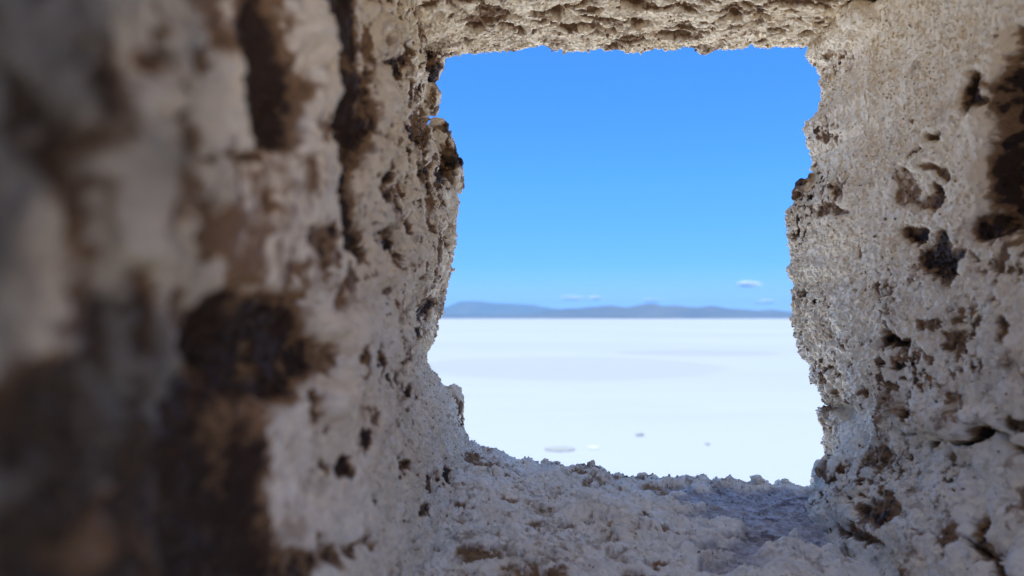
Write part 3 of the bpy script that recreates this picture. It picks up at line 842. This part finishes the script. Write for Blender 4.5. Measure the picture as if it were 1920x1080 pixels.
G = np.stack(np.meshgrid(ax, ax, indexing='ij') + [np.full((len(ax), len(ax)), GROUND)], -1) if False else None
gx, gy = np.meshgrid(ax, ax, indexing='ij')
gz = np.full_like(gx, GROUND)
salt_flat = grid_mesh("salt_flat", np.stack([gx, gy, gz], -1), M_flat)
tag(salt_flat, "endless flat white salt crust with faint bluish damp patches", None, None, "structure")

# ------------------------------------------------------------------ stones on the flat
def stone_mat(name, c0, c1):
    m, n, l, b = new_mat(name)
    g = n.new("ShaderNodeNewGeometry").outputs['Position']
    l.new(mixc(n, l, ramp(n, l, noise_node(n, l, g, 40, 5, 0.6), 0.4, 0.65), c0, c1), b.inputs['Base Color'])
    b.inputs['Roughness'].default_value = 0.85
    return m
M_stone = stone_mat("grey_salt_stone", (0.215, 0.235, 0.24), (0.26, 0.28, 0.28))
M_peb = stone_mat("pebble_stone", (0.27, 0.29, 0.29), (0.30, 0.32, 0.32))
M_white = stone_mat("white_salt", (0.36, 0.40, 0.43), (0.42, 0.45, 0.48))
def gpos(px, py):
    Y = -GROUND * F / (py - PY0)
    return ((px - PX0) / F * Y, Y)
for (px_, py_, rx, rd, rz, mt, nm, lab, cat) in (
    (1050, 843, 28, 0.13, 0.012, M_stone, "salt_slab", "long low grey salt slab lying on the white flat just past the sill", "slab"),
    (1200, 817, 7, 0.05, 0.030, M_peb, "pebble", "round grey pebble alone on the white flat, the larger of the two", "pebble"),
    (1327, 834, 4, 0.03, 0.016, M_peb, "pebble", "tiny grey pebble on the white flat to the right of the larger one", "pebble"),
    (1112, 840, 12, 0.07, 0.008, M_white, "salt_mound", "small bright white mound of salt beside the grey slab", "mound")):
    x, y = gpos(px_, py_)
    r = rx / F * y
    o = lump(nm, (x, y, GROUND + rz * 0.5), (r, rd, rz), 500 + int(px_), 5, 0.0, 1.0, 1.2, 0.3, mt)
    tag(o, lab, cat)

# ------------------------------------------------------------------ mountains and far shore
def mountain_mat():
    m, n, l, b = new_mat("mountain_rock")
    g = n.new("ShaderNodeNewGeometry").outputs['Position']
    l.new(mixc(n, l, ramp(n, l, noise_node(n, l, g, 0.0012, 6, 0.6), 0.4, 0.6), (0.045, 0.042, 0.045), (0.08, 0.068, 0.06)), b.inputs['Base Color'])
    b.inputs['Roughness'].default_value = 0.95
    return m
M_mount = mountain_mat()
def ridge(name, Y, depth, pts, seed, label, xr):
    nx, ny = 620, 70
    xs = np.linspace(-xr, xr, nx); v = np.linspace(-1, 1, ny)
    xx, vv = np.meshgrid(xs, v, indexing='ij')
    yy = Y + vv * depth
    pxs = PX0 + F * xs / Y
    hp = np.interp(pxs, [p[0] for p in pts], [p[1] for p in pts]) / F * Y
    P = np.stack([xx / 2600, yy / 2600, np.zeros_like(xx)], -1).reshape(-1, 3)
    nz = fbm(P, 5, seed, 0.55).reshape(xx.shape)
    rd = 1 - np.abs(fbm(P * 1.4, 4, seed + 9).reshape(xx.shape)) * 2.2
    shape = np.clip(1 - np.abs(vv) ** 1.25, 0, 1)
    off = fbm(np.stack([xs / 3000, xs * 0, xs * 0], -1), 3, seed + 4)
    shape = np.clip(1 - np.abs(vv + 0.25 * off[:, None]) ** 1.2, 0, 1)
    z = hp[:, None] * shape * (1 + (0.18 * nz + 0.22 * (rd - 0.7)) * np.clip(np.abs(vv) * 2.4, 0.16, 1))
    z = np.where(shape <= 0.001, 0, z)
    o = grid_mesh(name, np.stack([xx, yy, z + GROUND - 2], -1), M_mount)
    tag(o, label, None, None, "structure")
    return o
ridge("mountains", 21000, 3200,
      [(-3000, 18), (-1200, 30), (0, 22), (600, 18), (900, 6), (980, 8), (1020, 13), (1040, 17), (1070, 20), (1085, 19), (1105, 22), (1150, 25), (1165, 22), (1180, 22), (1205, 27), (1222, 29), (1240, 23), (1262, 24),
       (1300, 21), (1330, 24), (1370, 19), (1400, 17), (1430, 15), (1455, 17), (1490, 13), (1560, 14), (1700, 24), (2200, 20), (4000, 26)], 5,
      "nearer blue range of low mountains along the right of the horizon", 42000)
ridge("mountains", 31000, 3000,
      [(-3000, 30), (0, 34), (600, 22), (780, 16), (835, 22), (860, 32), (900, 33), (930, 29), (965, 28), (1000, 26), (1020, 22), (1040, 19), (1070, 16), (1200, 12), (2000, 10), (4000, 10)], 15,
      "paler farther range rising at the left of the horizon", 43000)
# far shore: a thin line of dark earth
m_sh, n_, l_, b_ = new_mat("shore_earth")
b_.inputs['Base Color'].default_value = (0.04, 0.028, 0.02, 1); b_.inputs['Roughness'].default_value = 0.95
nx = 400
xs = np.linspace(-14000, 14000, nx); v = np.linspace(-1, 1, 9)
xx, vv = np.meshgrid(xs, v, indexing='ij')
hh = (5.0 + 14.0 * np.exp(-((xs - 1400) / 900) ** 2)) * (0.75 + 0.5 * perlin(np.stack([xs / 300, xs * 0, xs * 0], -1), 8))
zz = hh[:, None] * (1 - vv ** 2) + GROUND - 0.3
tag(grid_mesh("far_shore", np.stack([xx, 9000 + vv * 500, zz], -1), m_sh), "thin line of dark earth along the far edge of the salt flat", None, None, "structure")

# ------------------------------------------------------------------ haze
hz, n, l, b = new_mat("haze_air")
n.remove(b)
pv = n.new("ShaderNodeVolumePrincipled")
pv.inputs['Color'].default_value = (0.21, 0.45, 0.66, 1)
pv.inputs['Density'].default_value = 3.0e-5
pv.inputs['Anisotropy'].default_value = 0.0
l.new(pv.outputs[0], n['Material Output'].inputs['Volume'])
haze = box_mesh("haze", [(-46000, 46000, -46000, 46000, GROUND - 4, 1000)], hz)
tag(haze, "blue air haze over the salt flat and mountains", None, None, "stuff")

# ------------------------------------------------------------------ clouds
mc, n, l, b = new_mat("cloud_vapour")
n.remove(b)
lw = n.new("ShaderNodeLayerWeight"); lw.inputs['Blend'].default_value = 0.5
inv = math_n(n, l, 'SUBTRACT', 1.0, lw.outputs['Facing'])
al = math_n(n, l, 'MULTIPLY', math_n(n, l, 'POWER', inv, 1.5), 0.36)
tr = n.new("ShaderNodeBsdfTransparent"); df = n.new("ShaderNodeBsdfDiffuse"); df.inputs['Color'].default_value = (0.95, 0.95, 0.97, 1)
mx = n.new("ShaderNodeMixShader")
l.new(al, mx.inputs[0]); l.new(tr.outputs[0], mx.inputs[1]); l.new(df.outputs[0], mx.inputs[2])
l.new(mx.outputs[0], n['Material Output'].inputs['Surface'])
random.seed(4)
def cloud(px_, py_, wpx, hpx, lab, Y=60000, n_puff=26):
    bm = bmesh.new()
    c = unp(px_, py_, Y)
    for i in range(n_puff):
        t = random.uniform(-1, 1)
        s = (1 - abs(t) ** 2) ** 0.5
        rx = wpx / F * Y * random.uniform(0.16, 0.34); rz = hpx / F * Y * random.uniform(0.35, 0.6) * (0.5 + 0.5 * s)
        cx = t * wpx / F * Y * 0.36; cz = random.uniform(-0.3, 0.3) * hpx / F * Y * s
        r = bmesh.ops.create_icosphere(bm, subdivisions=3, radius=1.0)
        for v in r['verts']:
            v.co = Vector((v.co.x * rx + cx, v.co.y * rx + random.uniform(-.0, .0) + t * 300, v.co.z * rz + cz))
    for f in bm.faces: f.smooth = True
    me = bpy.data.meshes.new("cloud"); bm.to_mesh(me); bm.free(); me.materials.append(mc)
    o = bpy.data.objects.new("cloud", me); o.location = c; C.objects.link(o)
    tag(o, lab, "cloud", "small clouds low in the sky")
cloud(1070, 559, 54, 8, "long thin white cloud low over the mountains, left of a shorter one")
cloud(1116, 559, 26, 8, "short white cloud just right of the long thin one over the mountains")
cloud(1224, 563, 40, 7, "faint cloud resting on the highest peak in the middle")
cloud(1406, 533, 48, 10, "highest white cloud, alone in the blue near the right wall")
cloud(1437, 566, 46, 8, "faint wide cloud over the ridge near the right wall, below the highest cloud")
